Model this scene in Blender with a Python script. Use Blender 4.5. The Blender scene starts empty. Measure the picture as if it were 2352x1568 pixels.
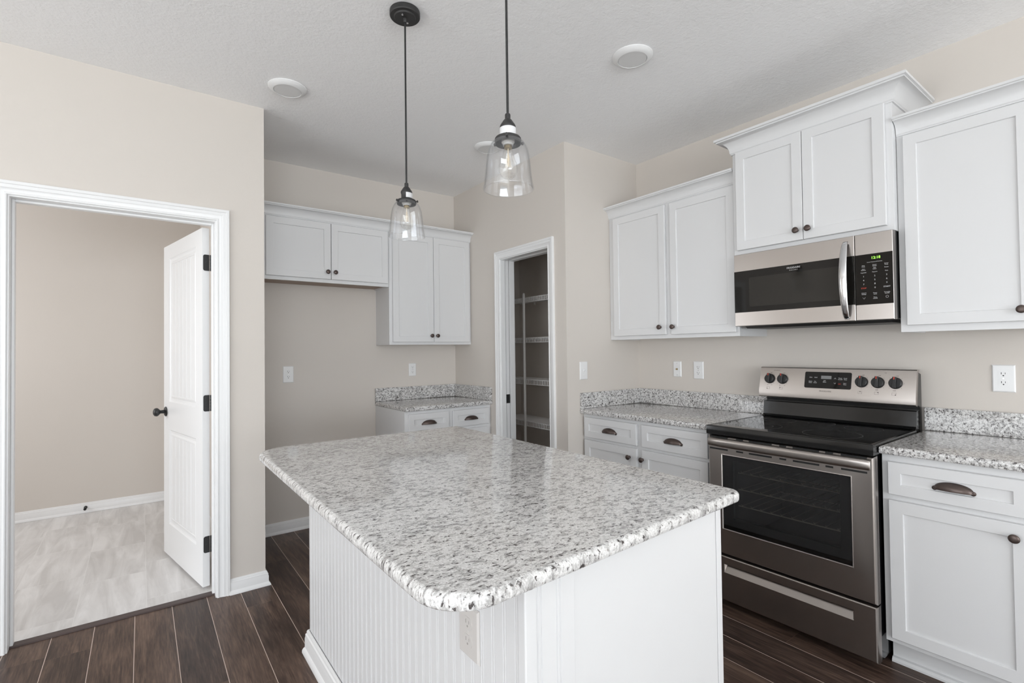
import bpy, bmesh, math, random
from mathutils import Vector, Matrix
random.seed(7)
PI = math.pi
SC = bpy.context.scene
COL = SC.collection

# ---------------------------------------------------------------- camera
FPX, YAW, PITCH, ROLL, CAMZ = 1140.6167, 0.6417, 0.0171, -0.0124, 1.3235
cam_d = bpy.data.cameras.new('camera')
cam = bpy.data.objects.new('camera', cam_d)
COL.objects.link(cam)
cam_d.sensor_fit = 'HORIZONTAL'
cam_d.sensor_width = 36.0
cam_d.lens = FPX / 2352.0 * 36.0
cam_d.clip_start = 0.02
_fw = Vector((math.sin(YAW) * math.cos(PITCH), math.cos(YAW) * math.cos(PITCH), math.sin(PITCH)))
_rt = Vector((math.cos(YAW), -math.sin(YAW), 0))
_up = _rt.cross(_fw)
_r2 = _rt * math.cos(ROLL) + _up * math.sin(ROLL)
_u2 = -_rt * math.sin(ROLL) + _up * math.cos(ROLL)
cam.matrix_world = Matrix(((_r2.x, _u2.x, -_fw.x, 0), (_r2.y, _u2.y, -_fw.y, 0), (_r2.z, _u2.z, -_fw.z, CAMZ), (0, 0, 0, 1)))
SC.camera = cam

# ---------------------------------------------------------------- view + world
SC.view_settings.view_transform = 'Standard'
SC.view_settings.look = 'None'
SC.view_settings.exposure = 0.14
SC.view_settings.gamma = 1.0
SC.view_settings.use_curve_mapping = False
SC.cycles.max_bounces = 10
SC.cycles.diffuse_bounces = 7
SC.cycles.glossy_bounces = 4
SC.cycles.transparent_max_bounces = 16
SC.cycles.caustics_reflective = False
SC.cycles.caustics_refractive = False
SC.cycles.sample_clamp_indirect = 6.0
SC.cycles.use_denoising = True
world = bpy.data.worlds.new('sky')
SC.world = world
world.use_nodes = True
wb = world.node_tree.nodes['Background']
wb.inputs[0].default_value = (0.80, 0.90, 1.0, 1)
wb.inputs[1].default_value = 1.6

# room numbers (metres); camera stands at x=0, y=0
ZC = 2.743
XS, YP, YF, XP, YD, XD = 3.068, 2.475, 3.968, 2.313, 3.1475, 0.571
YB = 5.54                      # far wall of the laundry room
XW, YS = -3.6, -6.0            # west and south walls behind the camera
WIN_S = (-3.45, 1.5, 0.15, 2.5)   # window behind the camera (x0,x1,z0,z1)
WIN_W = (-1.2, 2.4, 0.10, 2.35)   # glazed opening in the west wall (y0,y1,z0,z1)
ADD_WIN_L = (3.9, 5.1, 0.9, 2.2)      # unseen laundry window added for its light (y0,y1,z0,z1)
XL = -2.2                      # west wall of laundry

def area(name, loc, rot, sx, sy, power, color):
    l = bpy.data.lights.new(name, 'AREA')
    l.shape = 'RECTANGLE'; l.size = sx; l.size_y = sy; l.energy = power; l.color = color
    o = bpy.data.objects.new(name, l); COL.objects.link(o)
    o.location = loc; o.rotation_euler = rot
    return o
# daylight entering through the openings of the room
area('daylight_south', ((WIN_S[0] + WIN_S[1]) / 2, YS + 0.02, (WIN_S[2] + WIN_S[3]) / 2), (PI / 2 + .95, 0, 0), WIN_S[1] - WIN_S[0], WIN_S[3] - WIN_S[2], 352, (0.905, 0.957, 1.0))
area('daylight_west', (XW + 0.02, (WIN_W[0] + WIN_W[1]) / 2, (WIN_W[2] + WIN_W[3]) / 2), (PI / 2 + .4, 0, -PI / 2), WIN_W[1] - WIN_W[0], WIN_W[3] - WIN_W[2], 84, (0.97, 0.985, 1.0))
area('laundry_fill', (XL + 0.02, (ADD_WIN_L[0] + ADD_WIN_L[1]) / 2, (ADD_WIN_L[2] + ADD_WIN_L[3]) / 2), (PI / 2, 0, -PI / 2), ADD_WIN_L[1] - ADD_WIN_L[0], ADD_WIN_L[3] - ADD_WIN_L[2], 26, (0.95, 0.97, 1.0))  # unseen lamp added to brighten the laundry

# ---------------------------------------------------------------- shader helpers
def new_mat(name):
    m = bpy.data.materials.new(name); m.use_nodes = True
    nt = m.node_tree
    return m, nt, nt.nodes['Principled BSDF']
def N(nt, typ, **kw):
    n = nt.nodes.new(typ)
    for k, v in kw.items():
        if k == 'op': n.operation = v
        elif k.startswith('i_'):
            key = k[2:]
            n.inputs[int(key) if key.isdigit() else key].default_value = v
        else: setattr(n, k, v)
    return n
def L(nt, a, b): nt.links.new(a, b)
def mathn(nt, op, a, b=None, c=None, clamp=False):
    n = nt.nodes.new('ShaderNodeMath'); n.operation = op; n.use_clamp = clamp
    for i, v in enumerate((a, b, c)):
        if v is None: continue
        if isinstance(v, (int, float)): n.inputs[i].default_value = v
        else: L(nt, v, n.inputs[i])
    return n.outputs[0]
def mixc(nt, f, a, b, mode='MIX'):
    n = nt.nodes.new('ShaderNodeMix'); n.data_type = 'RGBA'; n.blend_type = mode
    for s, v in ((n.inputs[0], f), (n.inputs[6], a), (n.inputs[7], b)):
        if isinstance(v, (int, float)): s.default_value = v
        elif isinstance(v, tuple): s.default_value = (*v, 1) if len(v) == 3 else v
        else: L(nt, v, s)
    return n.outputs[2]
def ramp(nt, f, stops):
    n = nt.nodes.new('ShaderNodeValToRGB')
    while len(n.color_ramp.elements) < len(stops): n.color_ramp.elements.new(0.5)
    for e, (p, c) in zip(n.color_ramp.elements, stops):
        e.position = p; e.color = (c, c, c, 1) if isinstance(c, (int, float)) else (*c, 1)
    L(nt, f, n.inputs[0])
    return n.outputs[0]
def coords(nt, scale=(1, 1, 1), rot=(0, 0, 0), loc=(0, 0, 0)):
    g = nt.nodes.new('ShaderNodeNewGeometry')
    m = nt.nodes.new('ShaderNodeMapping')
    m.inputs['Scale'].default_value = scale; m.inputs['Rotation'].default_value = rot; m.inputs['Location'].default_value = loc
    L(nt, g.outputs['Position'], m.inputs[0])
    return m.outputs[0]
def noise(nt, vec, scale, detail=3, rough=0.5, dist=0.0):
    n = nt.nodes.new('ShaderNodeTexNoise')
    n.inputs['Scale'].default_value = scale; n.inputs['Detail'].default_value = detail
    n.inputs['Roughness'].default_value = rough; n.inputs['Distortion'].default_value = dist
    L(nt, vec, n.inputs['Vector'])
    return n.outputs['Fac']
def bump(nt, bsdf, h, strength, dist=0.002):
    b = nt.nodes.new('ShaderNodeBump'); b.inputs['Strength'].default_value = strength; b.inputs['Distance'].default_value = dist
    L(nt, h, b.inputs['Height']); L(nt, b.outputs[0], bsdf.inputs['Normal'])
def simple(name, col, rough=0.5, metal=0.0, spec=0.5, coat=0.0):
    m, nt, b = new_mat(name)
    b.inputs['Base Color'].default_value = (*col, 1); b.inputs['Roughness'].default_value = rough
    b.inputs['Metallic'].default_value = metal; b.inputs['Specular IOR Level'].default_value = spec
    b.inputs['Coat Weight'].default_value = coat
    v = noise(nt, coords(nt), 35, 2)
    r = mathn(nt, 'MULTIPLY_ADD', v, 0.08, rough - 0.04, True)
    L(nt, r, b.inputs['Roughness'])
    return m

def wall_mat(name, col):
    m, nt, b = new_mat(name)
    c = coords(nt)
    v = noise(nt, c, 1.3, 2)
    L(nt, mixc(nt, v, tuple(x * 0.985 for x in col), tuple(min(1, x * 1.015) for x in col)), b.inputs['Base Color'])
    b.inputs['Roughness'].default_value = 0.75; b.inputs['Specular IOR Level'].default_value = 0.3
    bump(nt, b, noise(nt, c, 260, 2), 0.12, 0.0015)
    return m
def ceiling_mat():
    m, nt, b = new_mat('ceiling_paint')
    c = coords(nt)
    b.inputs['Base Color'].default_value = (0.93, 0.93, 0.935, 1); b.inputs['Roughness'].default_value = 0.9
    b.inputs['Specular IOR Level'].default_value = 0.2
    h = mathn(nt, 'ADD', noise(nt, c, 75, 4, 0.6, 0.4), mathn(nt, 'MULTIPLY', noise(nt, c, 28, 2), 0.8))
    bump(nt, b, h, 0.5, 0.004)
    return m
def wood_floor_mat():
    m, nt, b = new_mat('dark_laminate')
    g = nt.nodes.new('ShaderNodeNewGeometry'); s = nt.nodes.new('ShaderNodeSeparateXYZ'); L(nt, g.outputs['Position'], s.inputs[0])
    X, Y = s.outputs[0], s.outputs[1]
    PW, PL = 0.1555, 1.21
    u = mathn(nt, 'DIVIDE', mathn(nt, 'SUBTRACT', X, 0.442), PW)
    row = mathn(nt, 'FLOOR', u)
    wn = nt.nodes.new('ShaderNodeTexWhiteNoise'); wn.noise_dimensions = '1D'; L(nt, row, wn.inputs['W'])
    v = mathn(nt, 'ADD', mathn(nt, 'DIVIDE', Y, PL), wn.outputs['Value'])
    cell = mathn(nt, 'FLOOR', v)
    cv = nt.nodes.new('ShaderNodeCombineXYZ'); L(nt, row, cv.inputs[0]); L(nt, cell, cv.inputs[1])
    w2 = nt.nodes.new('ShaderNodeTexWhiteNoise'); w2.noise_dimensions = '3D'; L(nt, cv.outputs[0], w2.inputs['Vector'])
    fu = mathn(nt, 'FRACT', u); fv = mathn(nt, 'FRACT', v)
    du = mathn(nt, 'MULTIPLY', mathn(nt, 'MINIMUM', fu, mathn(nt, 'SUBTRACT', 1, fu)), PW)
    dv = mathn(nt, 'MULTIPLY', mathn(nt, 'MINIMUM', fv, mathn(nt, 'SUBTRACT', 1, fv)), PL)
    lu = mathn(nt, 'LESS_THAN', du, 0.0013); lv = mathn(nt, 'LESS_THAN', dv, 0.0007)
    # grain
    off = mathn(nt, 'MULTIPLY', w2.outputs['Value'], 37.0)
    gv = nt.nodes.new('ShaderNodeCombineXYZ')
    L(nt, mathn(nt, 'ADD', mathn(nt, 'MULTIPLY', X, 26), off), gv.inputs[0]); L(nt, mathn(nt, 'ADD', mathn(nt, 'MULTIPLY', Y, 2.6), off), gv.inputs[1])
    n1 = noise(nt, gv.outputs[0], 1.0, 5, 0.6, 1.2)
    gv2 = nt.nodes.new('ShaderNodeCombineXYZ')
    L(nt, mathn(nt, 'ADD', mathn(nt, 'MULTIPLY', X, 160), off), gv2.inputs[0]); L(nt, mathn(nt, 'MULTIPLY', Y, 9), gv2.inputs[1])
    n2 = noise(nt, gv2.outputs[0], 1.0, 3, 0.6)
    gv3 = nt.nodes.new('ShaderNodeCombineXYZ')
    L(nt, mathn(nt, 'ADD', mathn(nt, 'MULTIPLY', X, 7), off), gv3.inputs[0]); L(nt, mathn(nt, 'MULTIPLY', Y, 2.2), gv3.inputs[1])
    n3 = noise(nt, gv3.outputs[0], 1.0, 2, 0.5, 0.5)
    t = mathn(nt, 'ADD', mathn(nt, 'MULTIPLY', n1, 0.50), mathn(nt, 'ADD', mathn(nt, 'MULTIPLY', n2, 0.42), mathn(nt, 'MULTIPLY', n3, 0.23)))
    t = mathn(nt, 'ADD', t, mathn(nt, 'MULTIPLY_ADD', w2.outputs['Value'], 0.14, -0.07))
    col = nt.nodes.new('ShaderNodeValToRGB')
    st = [(0.38, (0.020, 0.012, 0.010)), (0.52, (0.055, 0.034, 0.027)), (0.64, (0.11, 0.070, 0.053)), (0.76, (0.18, 0.118, 0.088))]
    while len(col.color_ramp.elements) < 4: col.color_ramp.elements.new(0.5)
    for e, (p, c) in zip(col.color_ramp.elements, st): e.position = p; e.color = (*c, 1)
    L(nt, t, col.inputs[0])
    c1 = mixc(nt, mathn(nt, 'MULTIPLY', lv, 0.65), col.outputs[0], (0.16, 0.11, 0.09))
    c2 = mixc(nt, lu, c1, (0.58, 0.47, 0.41))
    L(nt, c2, b.inputs['Base Color'])
    b.inputs['Roughness'].default_value = 0.33; b.inputs['Specular IOR Level'].default_value = 0.27
    L(nt, mathn(nt, 'MULTIPLY_ADD', n2, 0.16, 0.26), b.inputs['Roughness'])
    bump(nt, b, mathn(nt, 'SUBTRACT', n2, mathn(nt, 'MAXIMUM', lu, lv)), 0.12, 0.001)
    return m
def tile_mat():
    m, nt, b = new_mat('laundry_tile')
    g = nt.nodes.new('ShaderNodeNewGeometry'); s = nt.nodes.new('ShaderNodeSeparateXYZ'); L(nt, g.outputs['Position'], s.inputs[0])
    X, Y = s.outputs[0], s.outputs[1]
    PW, PL = 0.295, 0.59
    u = mathn(nt, 'DIVIDE', mathn(nt, 'ADD', X, 0.27), PW)
    row = mathn(nt, 'FLOOR', u)
    par = mathn(nt, 'MULTIPLY', mathn(nt, 'MODULO', mathn(nt, 'ADD', row, 40), 2), -0.25)
    v = mathn(nt, 'ADD', mathn(nt, 'DIVIDE', mathn(nt, 'SUBTRACT', Y, 3.81), PL), par)
    cell = mathn(nt, 'FLOOR', v)
    cv = nt.nodes.new('ShaderNodeCombineXYZ'); L(nt, row, cv.inputs[0]); L(nt, cell, cv.inputs[1])
    w2 = nt.nodes.new('ShaderNodeTexWhiteNoise'); w2.noise_dimensions = '3D'; L(nt, cv.outputs[0], w2.inputs['Vector'])
    fu = mathn(nt, 'FRACT', u); fv = mathn(nt, 'FRACT', v)
    du = mathn(nt, 'MULTIPLY', mathn(nt, 'MINIMUM', fu, mathn(nt, 'SUBTRACT', 1, fu)), PW)
    dv = mathn(nt, 'MULTIPLY', mathn(nt, 'MINIMUM', fv, mathn(nt, 'SUBTRACT', 1, fv)), PL)
    ln = mathn(nt, 'LESS_THAN', mathn(nt, 'MINIMUM', du, dv), 0.0015)
    mp = nt.nodes.new('ShaderNodeMapping'); mp.inputs['Rotation'].default_value = (0, 0, -0.2); mp.inputs['Scale'].default_value = (12, 1.6, 1)
    gv = nt.nodes.new('ShaderNodeVectorMath'); gv.operation = 'ADD'
    sc = nt.nodes.new('ShaderNodeVectorMath'); sc.operation = 'SCALE'; sc.inputs['Scale'].default_value = 5.0
    L(nt, w2.outputs['Color'], sc.inputs[0]); L(nt, g.outputs['Position'], gv.inputs[0]); L(nt, sc.outputs[0], gv.inputs[1])
    L(nt, gv.outputs[0], mp.inputs[0])
    n = noise(nt, mp.outputs[0], 1.0, 5, 0.6, 0.8)
    n2 = noise(nt, coords(nt), 9, 3)
    f = ramp(nt, n, [(0.36, 0.0), (0.66, 1.0)])
    f = mathn(nt, 'ADD', mathn(nt, 'MULTIPLY', f, 0.75), mathn(nt, 'MULTIPLY', n2, 0.3))
    c = mixc(nt, f, (0.53, 0.51, 0.495), (0.77, 0.755, 0.745))
    L(nt, mixc(nt, ln, c, (0.72, 0.705, 0.69)), b.inputs['Base Color'])
    b.inputs['Roughness'].default_value = 0.42
    return m
def granite_mat(name='granite', rot=0.65, stretch=2.3, k=1.0, dark=0.0, zs=0.6):
    m, nt, b = new_mat(name)
    c = coords(nt, (1.0, stretch, zs), (0, 0, rot))
    c0 = coords(nt)
    n1 = noise(nt, c, 88 * k, 4, 0.6, 0.5)
    n2 = noise(nt, c, 52 * k, 5, 0.68, 0.6)
    n3 = noise(nt, c0, 260, 2, 0.6)
    n4 = noise(nt, c0, 9, 3)
    n5 = noise(nt, c, 140 * k, 2, 0.5, 0.3)
    base = mixc(nt, ramp(nt, n3, [(0.35, 0), (0.65, 1)]), (0.60, 0.59, 0.58), (0.84, 0.83, 0.82))
    grey = ramp(nt, mathn(nt, 'ADD', n2, mathn(nt, 'MULTIPLY_ADD', n4, 0.18, -0.09 + dark)), [(0.47, 0.0), (0.62, 0.85)])
    base = mixc(nt, grey, base, (0.30, 0.29, 0.285))
    warm = ramp(nt, n5, [(0.64, 0.0), (0.70, 0.55)])
    base = mixc(nt, warm, base, (0.20, 0.15, 0.135))
    dk = ramp(nt, mathn(nt, 'ADD', n1, mathn(nt, 'MULTIPLY_ADD', n2, 0.45, -0.225 + dark)), [(0.585, 0.0), (0.655, 1.0)])
    base = mixc(nt, dk, base, (0.075, 0.066, 0.064))
    L(nt, base, b.inputs['Base Color'])
    b.inputs['Roughness'].default_value = 0.07
    b.inputs['Specular IOR Level'].default_value = 0.55
    return m
def steel_mat(name, col, rough, axis=1):
    m, nt, b = new_mat(name)
    sc = [900, 900, 900]; sc[axis] = 6
    n = noise(nt, coords(nt, tuple(sc)), 1.0, 3, 0.6)
    L(nt, mixc(nt, n, tuple(x * 0.98 for x in col), tuple(x * 1.02 for x in col)), b.inputs['Base Color'])
    b.inputs['Metallic'].default_value = 1.0
    L(nt, mathn(nt, 'MULTIPLY_ADD', n, 0.06, rough - 0.03), b.inputs['Roughness'])
    return m
def clear_glass(name, tint=(1, 1, 1), edge=0.55, base=0.03, rim=1.0):
    m, nt, b = new_mat(name)
    nt.nodes.remove(b)
    out = nt.nodes['Material Output']
    tr = nt.nodes.new('ShaderNodeBsdfTransparent')
    gl = nt.nodes.new('ShaderNodeBsdfGlossy'); gl.inputs['Roughness'].default_value = 0.02; gl.inputs['Color'].default_value = (0.95, 0.97, 1, 1)
    lw = nt.nodes.new('ShaderNodeLayerWeight'); lw.inputs['Blend'].default_value = 0.25
    f = mathn(nt, 'MULTIPLY_ADD', mathn(nt, 'POWER', lw.outputs['Facing'], 3.0), edge, base, True)
    L(nt, mixc(nt, mathn(nt, 'POWER', lw.outputs['Facing'], 3.5), tint, tuple(x * rim for x in tint)), tr.inputs[0])
    mx = nt.nodes.new('ShaderNodeMixShader'); L(nt, f, mx.inputs[0]); L(nt, tr.outputs[0], mx.inputs[1]); L(nt, gl.outputs[0], mx.inputs[2])
    L(nt, mx.outputs[0], out.inputs['Surface'])
    return m
def glow(name, col, s):
    m, nt, b = new_mat(name)
    b.inputs['Base Color'].default_value = (*col, 1); b.inputs['Emission Color'].default_value = (*col, 1); b.inputs['Emission Strength'].default_value = s
    return m

M = {}
M['wall'] = wall_mat('greige_wall_paint', (0.643, 0.599, 0.554))
M['ceiling'] = ceiling_mat()
M['bounce_carpet'] = wall_mat('pale_bounce_carpet', (0.76, 0.75, 0.735))  # unseen pale floor covering, added to bounce light onto the ceiling
M['trim'] = simple('white_trim_paint', (0.80, 0.80, 0.80), 0.33)
M['cab'] = simple('white_cabinet_paint', (0.70, 0.70, 0.705), 0.36)
M['floor'] = wood_floor_mat()
M['tile'] = tile_mat()
M['granite'] = granite_mat('island_granite', 0.65, 1.8, 1.0, 0.004)
M['granite2'] = granite_mat('counter_granite', 0.4, 1.4, 1.2, 0.03, 1.3)
M['steel'] = steel_mat('brushed_stainless', (0.45, 0.415, 0.39), 0.29, 1)
M['chrome'] = simple('polished_metal', (0.75, 0.75, 0.76), 0.14, 1.0)
M['black'] = simple('black_enamel', (0.008, 0.008, 0.008), 0.12)
M['blackmat'] = simple('matte_black_metal', (0.02, 0.02, 0.02), 0.45)
M['blackglass'] = simple('black_ceramic_glass', (0.006, 0.006, 0.006), 0.04, 0, 0.6)
M['ovenglass'] = clear_glass('smoked_oven_glass', (0.80, 0.80, 0.80), 0.5, 0.05)
M['mwglass'] = simple('microwave_window', (0.010, 0.009, 0.008), 0.045, 0, 0.33)
M['mwscreen'] = simple('microwave_screen_mesh', (0.024, 0.022, 0.019), 0.06, 0, 0.33)
M['bronze'] = simple('oil_rubbed_bronze', (0.105, 0.08, 0.072), 0.36, 0.7)
M['darkmetal'] = simple('dark_pewter', (0.045, 0.044, 0.044), 0.5, 0.4)
M['cavity'] = simple('oven_cavity_enamel', (0.075, 0.075, 0.078), 0.4)
M['wire'] = simple('rack_wire', (0.75, 0.70, 0.60), 0.35, 0.6)
M['plastic'] = simple('white_plastic', (0.80, 0.80, 0.80), 0.3)
M['almond'] = simple('beige_plastic', (0.60, 0.575, 0.555), 0.35)
M['slot'] = simple('socket_slot', (0.014, 0.014, 0.014), 0.75)
M['almond_dark'] = simple('beige_socket_slot', (0.33, 0.31, 0.295), 0.5)
M['brass'] = simple('brass', (0.45, 0.34, 0.16), 0.3, 1.0)
M['wood'] = simple('birch_underside', (0.36, 0.27, 0.21), 0.5)
M['shelfwire'] = simple('white_vinyl_wire', (0.84, 0.83, 0.82), 0.4)
M['glass'] = clear_glass('clear_glass', (0.97, 0.97, 0.97), 0.50, 0.085, 0.45)
M['bulbglass'] = clear_glass('bulb_glass', (0.98, 0.97, 0.95), 0.5, 0.09, 0.5)
M['pane'] = clear_glass('window_pane', (1, 1, 1), 0.4, 0.03)
M['porcelain'] = simple('porcelain', (0.75, 0.74, 0.72), 0.3)
M['filament'] = glow('filament', (1.0, 0.86, 0.62), 0.2)
M['diffuser'] = simple('light_diffuser', (0.72, 0.72, 0.72), 0.5)
M['sticker'] = simple('white_sticker', (0.72, 0.72, 0.73), 0.3)
M['red'] = simple('red_mark', (0.65, 0.06, 0.03), 0.4)
M['ink'] = simple('dark_print', (0.05, 0.04, 0.035), 0.6)
M['legend'] = simple('pale_print', (0.62, 0.62, 0.62), 0.6)
M['legend_dim'] = simple('grey_print', (0.22, 0.22, 0.22), 0.6)
M['led'] = glow('green_led', (0.35, 1.0, 0.08), 1.4)
M['ring'] = simple('burner_print', (0.16, 0.16, 0.16), 0.3)
M['rubber'] = simple('white_rubber', (0.7, 0.7, 0.7), 0.6)
M['ground'] = simple('outdoor_ground', (0.25, 0.27, 0.2), 0.9)

# ---------------------------------------------------------------- mesh builder
class MB:
    def __init__(s, f=None): s.bm = bmesh.new(); s.f = f or (lambda a, b, c: (a, b, c))
    def v(s, p): return s.bm.verts.new(s.f(*p))
    def face(s, vs):
        try: return s.bm.faces.new(vs)
        except ValueError: return None
    def poly(s, pts): return s.face([s.v(p) for p in pts])
    def loft(s, rings, closed=True, cap0=True, cap1=True):
        R = [[s.v(p) for p in r] for r in rings]
        n = len(R[0])
        for a, b in zip(R, R[1:]):
            for i in range(n if closed else n - 1):
                j = (i + 1) % n
                s.face([a[i], a[j], b[j], b[i]])
        if closed:
            if cap0: s.face(R[0][::-1])
            if cap1: s.face(R[-1])
        return s
    def box(s, a0, a1, b0, b1, c0, c1, ch=0.0):
        if ch <= 0:
            r = lambda c: [(a0, b0, c), (a1, b0, c), (a1, b1, c), (a0, b1, c)]
            return s.loft([r(c0), r(c1)])
        ch = min(ch, (a1 - a0) / 2.2, (b1 - b0) / 2.2, (c1 - c0) / 2.2)
        t = bmesh.new()
        bmesh.ops.create_cube(t, size=1.0)
        for vv in t.verts:
            vv.co = Vector((a0 + (vv.co.x + .5) * (a1 - a0), b0 + (vv.co.y + .5) * (b1 - b0), c0 + (vv.co.z + .5) * (c1 - c0)))
        bmesh.ops.bevel(t, geom=list(t.edges), offset=ch, segments=2, profile=0.5, affect='EDGES')
        mp = {vv: s.v(tuple(vv.co)) for vv in t.verts}
        for f in t.faces: s.face([mp[x] for x in f.verts])
        t.free()
        return s
    def lathe(s, prof, org=(0, 0, 0), axis='z', n=32, cap=True):
        rings = []
        for r, h in prof:
            ring = []
            for i in range(n):
                a = 2 * PI * i / n
                x, y = r * math.cos(a), r * math.sin(a)
                p = {'z': (x, y, h), 'x': (h, x, y), 'y': (x, h, y)}[axis]
                ring.append((org[0] + p[0], org[1] + p[1], org[2] + p[2]))
            rings.append(ring)
        return s.loft(rings, True, cap, cap)
    def tube(s, pts, r, n=8):
        pts = [Vector(p) for p in pts]
        rings = []
        prev = None
        for i, p in enumerate(pts):
            t = (pts[min(i + 1, len(pts) - 1)] - pts[max(i - 1, 0)]).normalized()
            if prev is None:
                up = Vector((0, 0, 1)) if abs(t.z) < 0.9 else Vector((1, 0, 0))
                a = t.cross(up).normalized()
            else:
                a = (prev - t * prev.dot(t)).normalized()
            prev = a
            b = t.cross(a)
            rings.append([tuple(p + a * r * math.cos(2 * PI * k / n) + b * r * math.sin(2 * PI * k / n)) for k in range(n)])
        return s.loft(rings)
    def sweep(s, path, prof, closed=False):
        """path: 2-D polyline in the (a,b) plane; prof: (offset to the left of the path, c)."""
        P = [Vector(p) for p in path]; n = len(P)
        dirs = [(P[(i + 1) % n] - P[i]).normalized() for i in range(n if closed else n - 1)]
        rings = []
        for i in range(n):
            if closed: d0, d1 = dirs[i - 1], dirs[i]
            else: d0 = dirs[max(i - 1, 0)]; d1 = dirs[min(i, n - 2)]
            n0 = Vector((-d0.y, d0.x)); n1 = Vector((-d1.y, d1.x))
            m = (n0 + n1); k = m.length_squared
            m = m * (2.0 / k) if k > 1e-6 else n0
            rings.append([(P[i].x + m.x * o, P[i].y + m.y * o, c) for o, c in prof])
        if closed: rings.append(rings[0])
        return s.loft(rings, True, not closed, not closed)
    def build(s, name, mat, parent=None, smooth=False, weld=True, origin=None):
        bm = s.bm
        if weld: bmesh.ops.remove_doubles(bm, verts=bm.verts, dist=1e-6)
        bmesh.ops.recalc_face_normals(bm, faces=bm.faces)
        off = Vector(parent['_o']) if parent is not None else Vector(origin or (0, 0, 0))
        for v in bm.verts: v.co -= off
        me = bpy.data.meshes.new(name); bm.to_mesh(me); bm.free()
        me.materials.append(M[mat])
        if smooth:
            me.set_sharp_from_angle(angle=math.radians(smooth if smooth is not True else 35))
            for p in me.polygons: p.use_smooth = True
        o = bpy.data.objects.new(name, me); COL.objects.link(o)
        o['_o'] = list(off)
        if parent is not None: o.parent = parent
        else: o.location = off
        return o

def thing(name, label, cat, loc, group=None):
    o = bpy.data.objects.new(name, None); COL.objects.link(o)
    o.empty_display_size = 0.05
    o.location = loc; o['_o'] = list(loc); o['label'] = label; o['category'] = cat
    if group: o['group'] = group
    return o
def tag(o, label, cat, group=None):
    o['label'] = label; o['category'] = cat
    if group: o['group'] = group
    return o
def struct(o): o['kind'] = 'structure'; return o

# wall frames: u runs left to right when one faces the wall, d comes out of the wall
def FR(y0=0.0): return lambda u, d, z: (XS - d, y0 - u, z)          # right wall (range wall)
def FB(x0=0.0): return lambda u, d, z: (x0 + u, YF - d, z)          # back wall (refrigerator alcove)

TEXTS = []
def text_mesh(body, size, f, thick=0.0004, align='CENTER', space=1.0):
    """flat lettering mapped by f(u, d, z) with the text's x on u and y on z"""
    cu = bpy.data.curves.new('t', 'FONT'); cu.body = body; cu.size = size; cu.align_x = align; cu.align_y = 'CENTER'
    cu.space_character = space; cu.extrude = thick; cu.resolution_u = 3
    ob = bpy.data.objects.new('t', cu); COL.objects.link(ob)
    me = bpy.data.meshes.new_from_object(ob)
    data = [tuple(v.co) for v in me.vertices], [tuple(p.vertices) for p in me.polygons]
    bpy.data.objects.remove(ob); bpy.data.meshes.remove(me); bpy.data.curves.remove(cu)
    return data
def add_text(mb, body, size, u, d, z, align='CENTER', space=1.0):
    vs, fs = text_mesh(body, size, None, 0.0003, align, space)
    V = [mb.v((u + p[0], d + p[2], z + p[1])) for p in vs]
    for f in fs: mb.face([V[i] for i in f])

# ---------------------------------------------------------------- structure
def wall_box(name, boxes, mat='wall'):
    mb = MB()
    for b in boxes: mb.box(*b)
    return struct(mb.build(name, mat))
OX0, OX1, OZ = -0.478, 0.325, 2.048          # laundry door opening
wall_box('wall_left', [(XW, OX0 - .02, YD, YD + .12, 0, ZC), (OX1 + .02, XD, YD, YD + .12, 0, ZC), (OX0 - .02, OX1 + .02, YD, YD + .12, OZ + .02, ZC)])
wall_box('wall_alcove', [(XD - .12, XD, YD + .12, YF, 0, ZC)])
wall_box('wall_back', [(XD - .12, XS + .12, YF, YF + .12, 0, ZC)])
PY0, PY1, PZ = 2.660, 3.236, 2.046           # pantry opening
wall_box('wall_pantry', [(XP, XP + .12, YP, PY0 - .02, 0, ZC), (XP, XP + .12, PY0 - .02, PY1 + .02, PZ + .02, ZC),
                         (XP, XP + .12, PY1 + .02, YF, PZ + .02, ZC),
                         (XP, XP + .034, PY1 + .02, YF, 0, PZ + .02), (XP + .09, XP + .12, PY1 + .02, YF, 0, PZ + .02), (XP + .034, XP + .09, YF - .03, YF, 0, PZ + .02)])
wall_box('wall_nib', [(XP + .12, XS, YP, YP + .12, 0, ZC)])
wall_box('wall_right', [(XS, XS + .12, YS, YF, 0, ZC)])
wall_box('wall_south', [(XW - .12, WIN_S[0], YS - .12, YS, 0, ZC), (WIN_S[1], XS + .12, YS - .12, YS, 0, ZC),
                        (WIN_S[0], WIN_S[1], YS - .12, YS, 0, WIN_S[2]), (WIN_S[0], WIN_S[1], YS - .12, YS, WIN_S[3], ZC)])
wall_box('wall_west', [(XW - .12, XW, YS, WIN_W[0], 0, ZC), (XW - .12, XW, WIN_W[1], YD + .12, 0, ZC),
                       (XW - .12, XW, WIN_W[0], WIN_W[1], 0, WIN_W[2]), (XW - .12, XW, WIN_W[0], WIN_W[1], WIN_W[3], ZC)])
wall_box('wall_laundry_back', [(XL - .12, XD - .12, YB, YB + .12, 0, ZC)])
wall_box('wall_laundry_right', [(XD - .12, XD, YF + .12, YB + .12, 0, ZC)])
wall_box('wall_laundry_left', [(XL - .12, XL, YD + .12, ADD_WIN_L[0], 0, ZC), (XL - .12, XL, ADD_WIN_L[1], YB, 0, ZC),
                               (XL - .12, XL, ADD_WIN_L[0], ADD_WIN_L[1], 0, ADD_WIN_L[2]), (XL - .12, XL, ADD_WIN_L[0], ADD_WIN_L[1], ADD_WIN_L[3], ZC)])
wall_box('ceiling', [(XW - .12, XS + .12, YS - .12, YB + .12, ZC, ZC + .1)], 'ceiling')
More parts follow.
